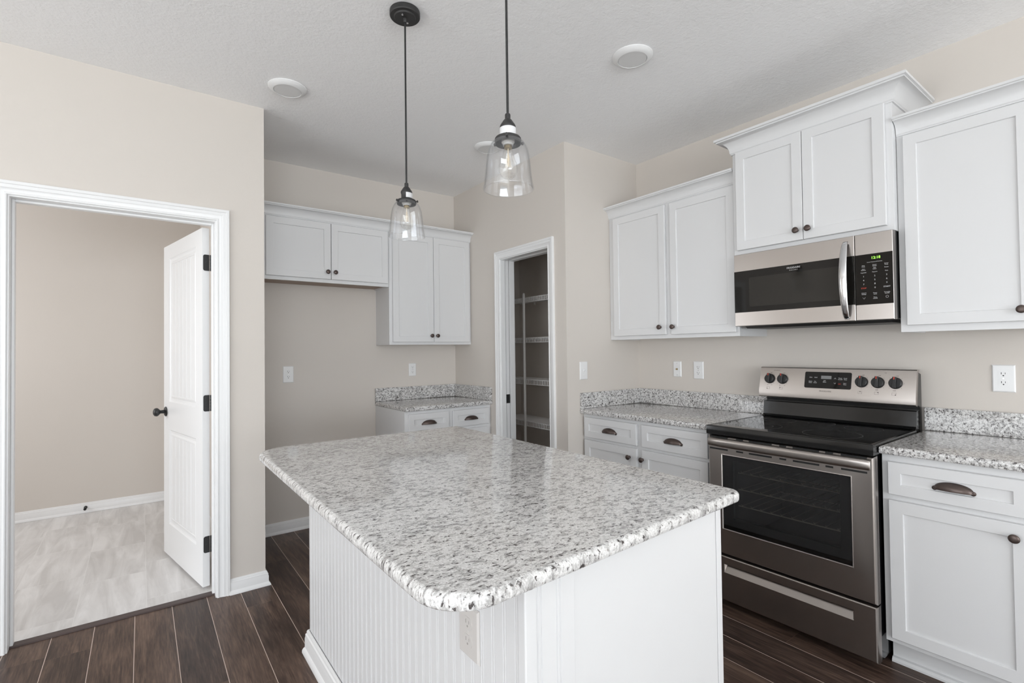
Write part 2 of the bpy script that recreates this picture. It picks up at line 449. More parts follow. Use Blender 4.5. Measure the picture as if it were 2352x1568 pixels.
wall_box('floor_living_bounce', [(XW - .12, XS + .12, YS - .12, -.9, -.06, 0.004)], 'bounce_carpet')  # out of view, pale so it throws light back up
wall_box('floor', [(XW - .12, XS + .12, -.9, 3.232, -.06, 0), (XD - .12, XS + .12, 3.232, YF + .12, -.06, 0)], 'floor')
wall_box('floor_laundry', [(XL - .12, XD - .12, 3.232, YB + .12, -.06, -0.001)], 'tile')

def window(name, plane, a0, a1, z0, z1, n):
    """casement frame with muntins and pane in an opening of the south (y) or west/laundry (x) wall"""
    f = (lambda a, t, z: (a, YS - .12 + t, z)) if plane == 'S' else ((lambda a, t, z: (XW - .12 + t, a, z)) if plane == 'W' else (lambda a, t, z: (XL - .12 + t, a, z)))
    mb = MB(f); w = .05
    mb.box(a0, a0 + w, .02, .09, z0, z1); mb.box(a1 - w, a1, .02, .09, z0, z1)
    mb.box(a0 + w, a1 - w, .02, .09, z0, z0 + w); mb.box(a0 + w, a1 - w, .02, .09, z1 - w, z1)
    for k in range(1, n):
        c = a0 + (a1 - a0) * k / n
        mb.box(c - .035, c + .035, .025, .085, z0 + w, z1 - w)
    o = struct(mb.build(name, 'trim'))
    mb = MB(f); mb.box(a0 + w, a1 - w, .052, .056, z0 + w, z1 - w)
    mb.build('pane', 'pane', o)
window('window_1', 'S', *WIN_S, 3); window('window_2', 'W', *WIN_W, 2); window('window_3_added', 'L', *ADD_WIN_L, 2)  # the laundry one is unseen, added to light that room

BASE_PROF = [(0, 0), (.024, 0), (.024, .008), (.020, .016), (.0145, .021), (.0145, .052), (.0125, .058), (.0125, .066), (.008, .070), (.008, .076), (.004, .082), (0, .082)]
def baseboard(name, path):
    mb = MB(); mb.sweep(path, BASE_PROF)
    return struct(mb.build(name, 'trim', smooth=40))
# the profile grows to the left of the path direction
baseboard('baseboard_left', [(XW, YD), (OX0 - .075, YD)][::-1])
baseboard('baseboard_corner', [(XD, YF), (XD, YD), (0.391, YD)])
baseboard('baseboard_back', [(1.548, YF), (XD + .0245, YF)])
baseboard('baseboard_laundry', [(XD - .12, YB), (XL, YB)])
baseboard('baseboard_right', [(XS, YS), (XS, .28)])
baseboard('baseboard_pantry', [(2.44, YP), (XP, YP), (XP, 2.596)])

CAS_PROF = [(0, 0), (0, .008), (.003, .0105), (.008, .0105), (.011, .0085), (.016, .0085), (.028, .0115), (.031, .0140), (.041, .0150), (.045, .0150), (.048, .0185), (.060, .0185), (.062, .017), (.062, 0)]
def door_trim(name, f, u0, u1, zt, depth, stop0, stop1, split=None):
    """casing, jamb lining and stops round an opening; f(u, d, z), d positive into the room"""
    rv = .006
    mb = MB(lambda a, b, c: f(a, c, b))
    mb.sweep([(u0 - rv, 0), (u0 - rv, zt + rv), (u1 + rv, zt + rv), (u1 + rv, 0)], CAS_PROF)
    o = struct(mb.build(name, 'trim', smooth=30))
    mb = MB(f)
    jt = .018
    def strip(a0, a1, z0, z1):
        mb.box(a0, a1, -depth, .0, z0, z1)
    strip(u0 - jt, u0, 0, zt); strip(u1, u1 + jt, 0, zt); strip(u0 - jt, u1 + jt, zt, zt + jt)
    mb.box(u0, u0 + .011, stop0, stop1, 0, zt, .002); mb.box(u1 - .011, u1, stop0, stop1, 0, zt, .002); mb.box(u0 + .011, u1 - .011, stop0, stop1, zt - .011, zt, .002)
    mb.build('jamb', 'trim', o)
    return o
door_trim('trim_1', lambda u, d, z: (u, YD - d, z), OX0, OX1, OZ, .122, -.085, -.050)

# pantry: casing + split jamb for the pocket door
fP = lambda u, d, z: (XP - d, -u, z)
mb = MB(lambda a, b, c: fP(a, c, b))
mb.sweep([(-PY1 - .006, 0), (-PY1 - .006, PZ + .006), (-PY0 + .006, PZ + .006), (-PY0 + .006, 0)], CAS_PROF)
t2 = struct(mb.build('trim_2', 'trim', smooth=30))
mb = MB(fP)
mb.box(-PY0, -PY0 + .018, -.121, 0, 0, PZ)
for z0, z1 in ((0, PZ),):
    mb.box(-PY1 - .018, -PY1, -.041, 0, z0, z1); mb.box(-PY1 - .018, -PY1, -.135, -.088, z0, z1)
mb.box(-PY1 - .018, -PY0 + .018, -.041, 0, PZ, PZ + .018); mb.box(-PY1 - .018, -PY0 + .018, -.135, -.088, PZ, PZ + .018)
mb.build('jamb', 'trim', t2)
mb = MB(); mb.box(XP + .049, XP + .080, PY1 + .006, 3.90, .012, PZ + .01, .001)
d2 = struct(mb.build('door_2', 'trim'))
mb = MB(); mb.box(XP + .0488, XP + .0802, PY1 + .0045, PY1 + .02, .895, .966)
mb.build('edge_pull', 'blackmat', d2)

# threshold between laminate and tile
mb2 = MB(); mb2.sweep([(OX1, 3.186), (OX0, 3.186)], [(0, .0005), (0, .003), (-.006, .007), (-.046, .008), (-.050, .006), (-.050, .0005)])
M['threshold'] = simple('threshold_wood', (0.065, 0.045, 0.042), 0.45)
struct(mb2.build('trim_3', 'threshold'))

# laundry door, standing open into the laundry
H0 = Vector((.278, 3.297, 0)); HU = Vector((.124 - .278, 4.063 - 3.295, 0)).normalized(); HN = Vector((-HU.y, HU.x, 0))
if HN.x > 0: HN = -HN
def fD(s, t, z):
    p = H0 + HU * s + HN * t
    return (p.x, p.y, z)
DW, DT, DZ0, DZ1 = .785, .035, .014, 2.040
def door_leaf():
    mb = MB(fD)
    pan = [(.115, .665, .222, .834), (.115, .665, 1.014, 1.950)]
    us = [0, .115, .665, DW]; zs = [DZ0, .222, .834, 1.014, 1.950, DZ1]
    for tt, sg in ((0, -1), (-DT, 1)):
        # flat face cells around the panels
        for i in range(3):
            for j in range(5):
                if i == 1 and j in (1, 3): continue
                mb.poly([(us[i], tt, zs[j]), (us[i + 1], tt, zs[j]), (us[i + 1], tt, zs[j + 1]), (us[i], tt, zs[j + 1])])
        for (a0, a1, z0, z1) in pan:
            R = []
            for ins, dp in ((0, 0), (.004, .004), (.010, .0075), (.022, .008), (.034, .0045), (.040, .0045), (.042, .0065)):
                d = tt + sg * dp
                R.append([(a0 + ins, d, z0 + ins), (a1 - ins, d, z0 + ins), (a1 - ins, d, z1 - ins), (a0 + ins, d, z1 - ins)])
            mb.loft(R, True, False, False)
            b0, b1, y0, y1 = a0 + .042, a1 - .042, z0 + .042, z1 - .042
            k = 6; w = (b1 - b0) / k; g = .008
            xs = []
            for q in range(k):
                xs += [(b0 + q * w + (g if q else 0), .0065), (b0 + (q + 1) * w - (g if q < k - 1 else 0), .0065)]
                if q < k - 1: xs.append((b0 + (q + 1) * w, 0.0125))
            for (xa, da), (xb, db) in zip(xs, xs[1:]):
                mb.poly([(xa, tt + sg * da, y0), (xb, tt + sg * db, y0), (xb, tt + sg * db, y1), (xa, tt + sg * da, y1)])
    R = lambda t: [(0, t, DZ0), (DW, t, DZ0), (DW, t, DZ1), (0, t, DZ1)]
    mb.loft([R(0), R(-DT)], True, False, False)
    return mb
d1 = struct(door_leaf().build('door_1', 'trim', weld=True))
for zc in (1.842, 1.043, .248):
    mb = MB(fD)
    pts = []
    hh = .046
    for (cx, cz, a0) in ((-.029 + .004, hh - .012, PI / 2), (-.029 + .004, -hh + .012, PI)):
        for q in range(5):
            a = a0 + q * PI / 8
            pts.append((-.003 - .004 + .012 * math.cos(a) * .9, cz + .012 * math.sin(a)))
    ring = [(-.006, hh)] + []
    prof = [(-.034, hh), (-.014, hh)]
    for q in range(5):
        a = PI / 2 - q * PI / 8 * 1.0
        prof.append((-.014 + .010 * math.cos(a), hh - .010 + .010 * math.sin(a)))
    for q in range(5):
        a = 0 - q * PI / 8
        prof.append((-.014 + .010 * math.cos(a), -hh + .010 + .010 * math.sin(a)))
    prof += [(-.034, -hh)]
    mb.loft([[(-.0005, t, zc + z) for t, z in prof], [(-.003, t, zc + z) for t, z in prof]])
    for k in range(5):
        z0 = zc - hh + k * .0184
        mb.tube([(-.004, -.041, z0 + .0006), (-.004, -.041, z0 + .0178)], .0058, 10)
    for z in (.028, 0, -.028): mb.lathe([(.004, -.003), (.004, -.0038), (.002, -.0042)], (0, -.019, zc + z), 'x', 10)
    mb.build('hinge', 'blackmat', d1, smooth=40)
for sg, t0 in ((1, 0.0), (-1, -DT)):
    mb = MB(fD)
    mb.lathe([(.0, t0), (.032, t0), (.032, t0 + sg * .004), (.027, t0 + sg * .008), (.012, t0 + sg * .011), (.011, t0 + sg * .032), (.017, t0 + sg * .038),
              (.0255, t0 + sg * .046), (.0275, t0 + sg * .055), (.024, t0 + sg * .065), (.013, t0 + sg * .071), (.0, t0 + sg * .072)], (.735, 0, .945), 'y', 28, False)
    mb.build('door_knob', 'blackmat', d1, smooth=50)

# baseboard door stop in the laundry
ds = thing('door_stop', 'small dark spring door stop on the laundry room baseboard', 'door stop', (-.373, YB - .0145, .045))
mb = MB(); mb.lathe([(.0, 0), (.012, 0), (.012, -.004), (.006, -.008), (.005, -.055), (.0, -.055)], (-.373, YB - .0146, .045), 'y', 16, False); mb.build('stem', 'darkmetal', ds, smooth=True)
mb = MB(); mb.lathe([(.0, -.0551), (.010, -.0551), (.010, -.070), (.006, -.074), (.0, -.074)], (-.373, YB - .0146, .045), 'y', 16, False); mb.build('bumper', 'slot', ds, smooth=True)

# ---------------------------------------------------------------- cabinets
def shaker(f, u0, u1, z0, z1, d0, name, parent, th=.020, st=.047, rec=.007):
    mb = MB(f)
    d1_ = d0 + th; c = .0018
    R = lambda i, d: [(u0 + i, d, z0 + i), (u1 - i, d, z0 + i), (u1 - i, d, z1 - i), (u0 + i, d, z1 - i)]
    mb.loft([R(0, d0), R(0, d1_ - c), R(c, d1_), R(st, d1_), R(st + .0012, d1_ - .0012), R(st + .0022, d1_ - rec), R(st + .003, d1_ - rec)])
    return mb.build(name, 'cab', parent)
def knob(f, u, z, d, parent):
    mb = MB(f)
    mb.lathe([(.0, d), (.0085, d), (.0085, d + .002), (.0052, d + .005), (.0048, d + .012), (.0075, d + .0155), (.0150, d + .0185), (.0158, d + .0215), (.0145, d + .0245), (.009, d + .0265), (.0, d + .027)], (u, 0, z), 'y', 24, False)
    return mb.build('knob', 'bronze', parent, smooth=50)
def cup(f, u, z, d, parent, w=.0575, h=.028, dep=.024):
    mb = MB(f)
    def surf(k, dz):
        rows = []
        for i in range(21):
            a = PI * i / 20
            rows.append([(u + k * w * math.cos(a), d + k * dep * (math.sin(a) ** .85) * math.sin(p) + .001, z + dz + k * h * (math.sin(a) ** .85) * math.cos(p)) for p in [PI / 2 * j / 8 * 1.06 for j in range(9)]])
        return rows
    A, B = surf(1.0, 0), surf(.91, 0)
    V1 = [[mb.v(p) for p in r] for r in A]; V2 = [[mb.v(p) for p in r] for r in B]
    for V in (V1, V2):
        for r0, r1 in zip(V, V[1:]):
            for j in range(8): mb.face([r0[j], r0[j + 1], r1[j + 1], r1[j]])
    for r0, r1, s0, s1 in zip(V1, V1[1:], V2, V2[1:]): mb.face([r0[8], r1[8], s1[8], s0[8]])
    # rim bead along the mouth and small ears at both ends
    mb.tube([(u + w * math.cos(PI * i / 20) * 1.0, d + .0025 + dep * (math.sin(PI * i / 20) ** .85) * math.sin(1.66), z - .001) for i in range(21)], .0022, 6)
    for sg in (-1, 1): mb.lathe([(.0, d), (.0085, d), (.0085, d + .003), (.004, d + .005), (.0, d + .005)], (u + sg * (w - .002), 0, z - .001), 'y', 14, False)
    return mb.build('handle', 'bronze', parent, smooth=60)
CROWN = [(-.004, 0), (.005, 0), (.005, .005), (.008, .008)] + [(.050 - .041 * math.cos(t * PI / 16), .010 + .050 * math.sin(t * PI / 16)) for t in range(0, 9)] + [(.053, .060), (.053, .065), (.060, .067), (.060, .077), (-.004, .077)]
def crown(f, path, z, parent, k=1.0):
    mb = MB(f)
    mb.sweep(path[::-1], [(o * k if o > 0 else o, z + c * k) for o, c in CROWN])
    return mb.build('crown_molding', 'cab', parent, smooth=30)
def upper(name, label, f, W, D, z0, z1, doors, knobs, loc, crown_path=None, group='white wall cabinets', ck=1.0, und='cab'):
    t = thing(name, label, 'cabinet', loc, group)
    mb = MB(f); e = .0004
    mb.box(e, W - e, .001, D - .019, z0 + .013, z1); mb.box(e, W - e, D - .019, D, z0, z1, .001)
    mb.box(e, .014, .001, D - .019, z0, z0 + .013); mb.box(W - .014, W - e, .001, D - .019, z0, z0 + .013)
    mb.build('cabinet_body', 'cab', t)
    mb = MB(f); mb.box(.0145, W - .0145, .002, D - .0195, z0 + .009, z0 + .0126); mb.build('underside', und, t)
    for (a, b, c, d_), kn in zip(doors, knobs):
        dr = shaker(f, a, b, c, d_, D + .001, 'door', t)
        if kn: knob(f, kn[0], kn[1], D + .0212, dr)
    if crown_path: crown(f, crown_path, z1 - (.004 if ck == 1 else .010), t, ck)
    return t
ZU0, ZU1 = 1.382, 2.272
# range wall, left of microwave (face at x 2.752)
DU = XS - 2.752
YC0 = YP - .0005; YC1 = 1.4985
fC = FR(YC0)
upper('wall_cabinet', 'two-door white wall cabinet in the corner left of the microwave', fC, YC0 - YC1, DU, ZU0 + .005, ZU1,
      [(.050, .490, 1.413, 2.258), (.530, .964, 1.411, 2.256)], [(.449, 1.461), (.549, 1.459)], (XS - DU / 2, (YC0 + YC1) / 2, ZU0), [(YC0 - YC1 - .002, DU), (0, DU)][::1])
YD0, YD1 = 1.4980, .7455; DD = XS - 2.708
fDc = FR(YD0)
upper('wall_cabinet', 'raised white two-door cabinet directly above the microwave with a boxed crown', fDc, YD0 - YD1, DD, 1.841, 2.428,
      [(.026, .3745, 1.866, 2.419), (.3775, .727, 1.866, 2.419)], [(.347, 1.9155), (.404, 1.9155)], (XS - DD / 2, (YD0 + YD1) / 2, 1.841),
      [(YD0 - YD1, .002), (YD0 - YD1, DD), (0, DD), (0, .002)], ck=1.2)
YE0, YE1 = .745, .283
fE = FR(YE0)
upper('wall_cabinet', 'tall single-door white wall cabinet right of the microwave', fE, YE0 - YE1, DU, ZU0, ZU1,
      [(.028, .435, 1.412, 2.260)], [(.390, 1.457)], (XS - DU / 2, (YE0 + YE1) / 2, ZU0), [(YE0 - YE1, DU), (.002, DU)])
# refrigerator wall
DA = YF - 3.695
fA = FB(XD + .0005); wA = 1.560 - XD - .001
upper('wall_cabinet', 'short wide white wall cabinet above the empty refrigerator alcove', fA, wA, DA, 1.829, ZU1,
      [(.105, .537, 1.854, 2.261), (.541, .974, 1.854, 2.261)], [(.512, 1.905), (.566, 1.905)], (1.07, YF - DA / 2, 1.829), [(wA, DA), (0, DA)], und='wood')
fB = FB(1.5605); wB = XP - 1.561
upper('wall_cabinet', 'narrow tall white wall cabinet beside the pantry wall', fB, wB, DA, 1.376, ZU1,
      [(.025, .381, 1.398, 2.263), (.3845, .731, 1.398, 2.263)], [(.357, 1.449), (.409, 1.449)], (1.94, YF - DA / 2, 1.376), [(wB, DA), (0, DA)])

def base(name, label, f, W, D, cols, loc, toe=True, z1=.8795, drawer=(.724, .858), door=(.137, .704), dpull=.789):
    """cols: list of (u0,u1,knob_u or None,drawer_count)"""
    t = thing(name, label, 'cabinet', loc, 'white base cabinets')
    mb = MB(f); e = .0004
    mb.box(e, W - e, .001, D, .114, z1, .001)
    mb.build('cabinet_body', 'cab', t)
    mb = MB(f)
    mb.box(e, W - e, .001, D - .078, .001, .1139)
    mb.loft([[(u, d, z) for d, z in [(D - .078, .001), (D - .060, .001), (D - .060, .010), (D - .066, .019), (D - .078, .022)]] for u in (e, W - e)])
    mb.build('toe_kick', 'cab', t)
    for (u0, u1, ku) in cols:
        dr = shaker(f, u0, u1, drawer[0], drawer[1], D + .001, 'drawer', t, st=.042)
        cup(f, (u0 + u1) / 2, dpull - .012, D + .014, dr)
        dd = shaker(f, u0, u1, door[0], door[1], D + .001, 'door', t)
        if ku is not None: knob(f, ku, .648, D + .0212, dd)
    return t
DBX = XS - 2.462
YH0, YH1 = YP - .001, 1.4925
fH = FR(YH0)
base('base_cabinet', 'white two-drawer base cabinet in the corner left of the range', fH, YH0 - YH1, DBX, [(.024, .470, .418), (.511, .952, .519)], (XS - DBX / 2, (YH0 + YH1) / 2, 0))
YF0, YF1 = .7425, .283
fF = FR(YF0)
base('base_cabinet', 'white single-drawer base cabinet right of the range', fF, YF0 - YF1, DBX, [(.025, .432, .391)], (XS - DBX / 2, (YF0 + YF1) / 2, 0), drawer=(.719, .850), door=(.137, .695), dpull=.787)
DG = YF - 3.404
fG = FB(1.550)
base('base_cabinet', 'white base cabinet beside the refrigerator alcove, next to the pantry wall', fG, XP - 1.551, DG, [(.026, .361, .320), (.399, .735, .44)], (1.93, YF - DG / 2, 0), drawer=(.727, .856))

# ---------------------------------------------------------------- counters
def slab(mb, pts, z0, z1, rad, flat=()):
    """convex outline pts (counter-clockwise, x,y); edges eased by rad except sides listed flat"""
    P = [Vector(p) for p in pts]; n = len(P)
    nr = []
    for i in range(n):
        a, b, c = P[i - 1], P[i], P[(i + 1) % n]
        d0 = (b - a).normalized(); d1 = (c - b).normalized()
        n0 = Vector((d0.y, -d0.x)); n1 = Vector((d1.y, -d1.x))
        m = n0 + n1
        nr.append(m * (2.0 / max(m.length_squared, 1e-6)) if m.length_squared > 1e-6 else n0)
    def ring(ins, z): return [(P[i].x - nr[i].x * ins, P[i].y - nr[i].y * ins, z) for i in range(n)]
    R = []
    for k in range(5):
        a = PI / 2 * k / 4
        R.append(ring(rad * (1 - math.sin(a)) , z0 + rad * (1 - math.cos(a))))
    for k in range(7):
        a = PI / 2 * k / 6
        R.append(ring(rad * 1.3 * (1 - math.cos(a)), z1 - rad * 1.3 * (1 - math.sin(a))))
    mb.loft(R)
def rounded(x0, x1, y0, y1, r, n=10):
    pts = []
    for (cx, cy, a0, rr) in ((x0 + r[0], y0 + r[0], PI, r[0]), (x1 - r[1], y0 + r[1], 1.5 * PI, r[1]), (x1 - r[2], y1 - r[2], 0, r[2]), (x0 + r[3], y1 - r[3], PI / 2, r[3])):
        for k in range(n + 1):
            a = a0 + PI / 2 * k / n
            pts.append((cx + rr * math.cos(a), cy + rr * math.sin(a)))
    return pts
def round_poly(cs, radii, n=10):
    pts = []
    for i, c in enumerate(cs):
        c = Vector(c); a = Vector(cs[i - 1]); b = Vector(cs[(i + 1) % len(cs)])
        d0 = (a - c).normalized(); d1 = (b - c).normalized()
        half = math.acos(max(-1, min(1, d0.dot(d1)))) / 2
        cen = c + (d0 + d1).normalized() * (radii[i] / math.sin(half))
        p0 = c + d0 * (radii[i] / math.tan(half)) - cen; p1 = c + d1 * (radii[i] / math.tan(half)) - cen
        a0 = math.atan2(p0.y, p0.x); a1 = math.atan2(p1.y, p1.x)
        while a1 < a0: a1 += 2 * PI
        for k in range(n + 1):
            t = a0 + (a1 - a0) * k / n
            pts.append((cen.x + radii[i] * math.cos(t), cen.y + radii[i] * math.sin(t)))
    return pts
CZ0, CZ1 = .880, .912
XK = 2.4266
def counter(label, outline, splashes, mat='granite2'):
    cx = sum(p[0] for p in outline) / len(outline); cy = sum(p[1] for p in outline) / len(outline)
    t = thing('countertop', label, 'countertop', (cx, cy, CZ0), 'granite countertops')
    mb = MB(); slab(mb, outline, CZ0, CZ1, .008); mb.build('slab', mat, t, smooth=30)
    for b in splashes:
        mb = MB(); mb.box(*b, CZ1 + .0004, 1.021, .002); mb.build('backsplash', mat, t)
    return t
counter('speckled granite countertop in the corner left of the range', [(XK, 1.4915), (XS - .001, 1.4915), (XS - .001, YP - .001), (XK, YP - .001)],
        [(XS - .021, XS - .001, 1.4915, YP - .0215), (XK + .002, XS - .001, YP - .021, YP - .001)])
counter('speckled granite countertop right of the range', [(XK, .281), (XS - .001, .281), (XS - .001, .7415), (XK, .7415)],
        [(XS - .021, XS - .001, .281, .7415)])
counter('small speckled granite countertop beside the refrigerator alcove', [(1.545, 3.374), (XP - .001, 3.374), (XP - .001, YF - .001), (1.545, YF - .001)],
        [(1.545, XP - .0215, YF - .021, YF - .001), (XP - .021, XP - .001, 3.376, YF - .001)])
mb = MB(); slab(mb, round_poly([(.386, .706), (1.390, .757), (1.395, 2.376), (.386, 2.376)], (.105, .032, .024, .14)), CZ0, CZ1, .0105)
tag(mb.build('island_countertop', 'granite', smooth=30, origin=(.885, 1.55, CZ0)), 'large pale granite island countertop with rounded near corner', 'countertop', 'granite countertops')

# ---------------------------------------------------------------- island
IX0, IX1, IY0, IY1 = .597, 1.288, .767, 2.315
isl = thing('kitchen_island', 'white kitchen island with beadboard side under a granite top', 'island', ((IX0 + IX1) / 2, (IY0 + IY1) / 2, 0))
mb = MB(); mb.box(IX0 + .012, IX1, IY0 + .012, IY1 - .001, .001, CZ0 - .0006, .001); mb.build('island_body', 'cab', isl)
def bead_profile(a0, a1, p=.0412):
    xs = []
    n = max(1, round((a1 - a0) / p)); w = (a1 - a0) / n
    for k in range(n):
        b = a0 + k * w
        xs += [(b + .0005, 0), (b + .0020, .0026), (b + .0032, .0026), (b + .0050, .0004), (b + .0072, .0), (b + .0094, .0004), (b + .0112, .0026), (b + .0124, .0026), (b + .0139, 0)]
    return [(a0, 0)] + xs + [(a1, 0)]
pr = bead_profile(IY0 + .022, IY1)
mb = MB()
mb.loft([[(IX0 + dpt, y, z) for y, dpt in pr] + [(IX0 + .0118, IY1, z), (IX0 + .0118, IY0 + .022, z)] for z in (.002, CZ0 - .0008)])
mb.build('beadboard_panel', 'cab', isl)
pr = bead_profile(IX0 + .028, .727)
mb = MB()
mb.loft([[(x, IY0 + dpt, z) for x, dpt in pr] + [(.727, IY0 + .0118, z), (IX0 + .028, IY0 + .0118, z)] for z in (.002, CZ0 - .0008)])
mb.build('beadboard_end', 'cab', isl)
mb = MB(); mb.box(IX0 - .003, IX0 + .0278, IY0 - .003, IY0 + .0218, .001, CZ0 - .0008, .003); mb.build('corner_trim', 'cab', isl)
mb = MB(); mb.box(.7292, IX1 - .022, IY0 + .003, IY0 + .0118, .001, CZ0 - .0008, .0015); mb.build('end_panel', 'cab', isl)
mb = MB(); mb.box(IX1 - .0205, IX1 + .002, IY0 + .001, IY0 + .0118, .001, CZ0 - .0008, .0015); mb.build('edge_stile', 'cab', isl)
mb = MB(); mb.sweep([(IX0 - .0035, IY0 - .003), (IX0 - .0035, IY1 + .0005), (IX1, IY1 + .0005)], [(o, z * 1.25) for o, z in BASE_PROF])
mb.build('baseboard', 'trim', isl, smooth=40)

# ---------------------------------------------------------------- wall plates
def plate_frame(kind, label, f, u, z, w, h, mat='plastic', group='white wall plates'):
    c = f(u, 0, z)
    cat = {'switch': 'light switch', 'coax': 'cable outlet'}.get(kind, 'outlet')
    nm = {'switch': 'light_switch', 'coax': 'cable_outlet'}.get(kind, 'power_outlet')
    t = thing(nm, label, cat, c, group)
    mb = MB(f)
    R = lambda i, d: [(u - w / 2 + i, d, z - h / 2 + i), (u + w / 2 - i, d, z - h / 2 + i), (u + w / 2 - i, d, z + h / 2 - i), (u - w / 2 + i, d, z + h / 2 - i)]
    mb.loft([R(0, .0006), R(0, .002), R(.004, .0062), R(.006, .0065)])
    mb.build('cover_plate', mat, t)
    if kind == 'duplex':
        for sg in (-1, 1):
            zc = z + sg * .0195
            mb = MB(f)
            pts = []
            for k in range(24):
                a = 2 * PI * k / 24
                pts.append((u + .0172 * math.cos(a), zc + max(-.0135, min(.0135, .0172 * math.sin(a)))))
            mb.loft([[(p[0], .0064, p[1]) for p in pts], [(p[0], .0078, p[1]) for p in pts]])
            r = mb.build('receptacle', mat, t)
            mb = MB(f)
            mb.box(u - .0072, u - .0052, .0077, .0081, zc - .001, zc + .0078); mb.box(u + .0054, u + .0070, .0077, .0081, zc - .0002, zc + .0070)
            mb.lathe([(.0, .0077), (.0026, .0077), (.0026, .0081), (.0, .0081)], (u, 0, zc - .0065), 'y', 10, False)
            mb.build('slots', 'slot' if mat == 'plastic' else 'almond_dark', r)
        mb = MB(f); mb.lathe([(.0, .0064), (.003, .0064), (.0025, .0074), (.0, .0075)], (u, 0, z), 'y', 12, False); mb.build('screw', 'chrome' if mat == 'plastic' else mat, t)
    elif kind == 'gfci':
        mb = MB(f); mb.box(u - .0165, u + .0165, .0064, .0080, z - .0333, z + .0333, .0008); r = mb.build('receptacle', mat, t)
        for sg in (-1, 1):
            mb = MB(f)
            zc = z + sg * .021
            mb.box(u - .0072, u - .0052, .0079, .0083, zc - .001, zc + .0068); mb.box(u + .0054, u + .0070, .0079, .0083, zc, zc + .006)
            mb.lathe([(.0, .0079), (.0024, .0079), (.0024, .0083), (.0, .0083)], (u, 0, zc - .006), 'y', 10, False)
            mb.build('slots', 'slot', r)
        mb = MB(f); mb.box(u - .009, u - .001, .0079, .0092, z - .004, z + .004, .0006); mb.build('test_button', 'rubber', r)
        mb = MB(f); mb.box(u + .001, u + .009, .0079, .0092, z - .004, z + .004, .0006); mb.build('reset_button', 'rubber', r)
    elif kind == 'coax':
        mb = MB(f); mb.lathe([(.0, .0064), (.0062, .0064), (.0062, .009), (.0046, .0092), (.0046, .017), (.0, .017)], (u, 0, z), 'y', 12, False); mb.build('cable_jack', 'brass', t)
        for sg in (-1, 1):
            mb = MB(f); mb.lathe([(.0, .0064), (.003, .0064), (.0025, .0074), (.0, .0075)], (u, 0, z + sg * .042), 'y', 12, False); mb.build('screw', 'chrome', t)
    elif kind == 'switch':
        mb = MB(f); mb.box(u - .005, u + .005, .0064, .0072, z - .012, z + .012, .0003); mb.build('switch_collar', mat, t)
        mb = MB(f)
        mb.loft([[(u - .0036, .0072, z - .004), (u + .0036, .0072, z - .004), (u + .0036, .0072, z + .0075), (u - .0036, .0072, z + .0075)],
                 [(u - .0030, .0185, z + .006), (u + .0030, .0185, z + .006), (u + .0030, .0175, z + .0115), (u - .0030, .0175, z + .0115)]])
        mb.build('toggle', mat, t)
        for sg in (-1, 1):
            mb = MB(f); mb.lathe([(.0, .0064), (.003, .0064), (.0025, .0074), (.0, .0075)], (u, 0, z + sg * .030), 'y', 12, False); mb.build('screw', 'plastic', t)
    return t
fR0 = FR(0); fB0 = FB(0)
plate_frame('coax', 'white cable jack plate on the wall left of the range', fR0, -2.136, 1.173, .066, .110)
plate_frame('duplex', 'white power outlet on the wall between the cable jack plate and the range', fR0, -1.968, 1.169, .076, .120)
plate_frame('duplex', 'white power outlet on the wall right of the range', fR0, -.463, 1.170, .076, .121)
plate_frame('duplex', 'white power outlet low on the refrigerator alcove wall', fB0, .879, 1.1625, .074, .123)
plate_frame('gfci', 'white outlet with test buttons above the small granite counter', fB0, 1.883, 1.1645, .068, .111)
plate_frame('switch', 'white toggle light switch on the wall beside the pantry doorway corner', lambda u, d, z: (u, YP - d, z), 2.466, 1.174, .074, .124)
plate_frame('duplex', 'beige power outlet on the island beadboard under the overhang', lambda u, d, z: (IX0 - d, -u, z), -.970, .690, .082, .118, 'almond')

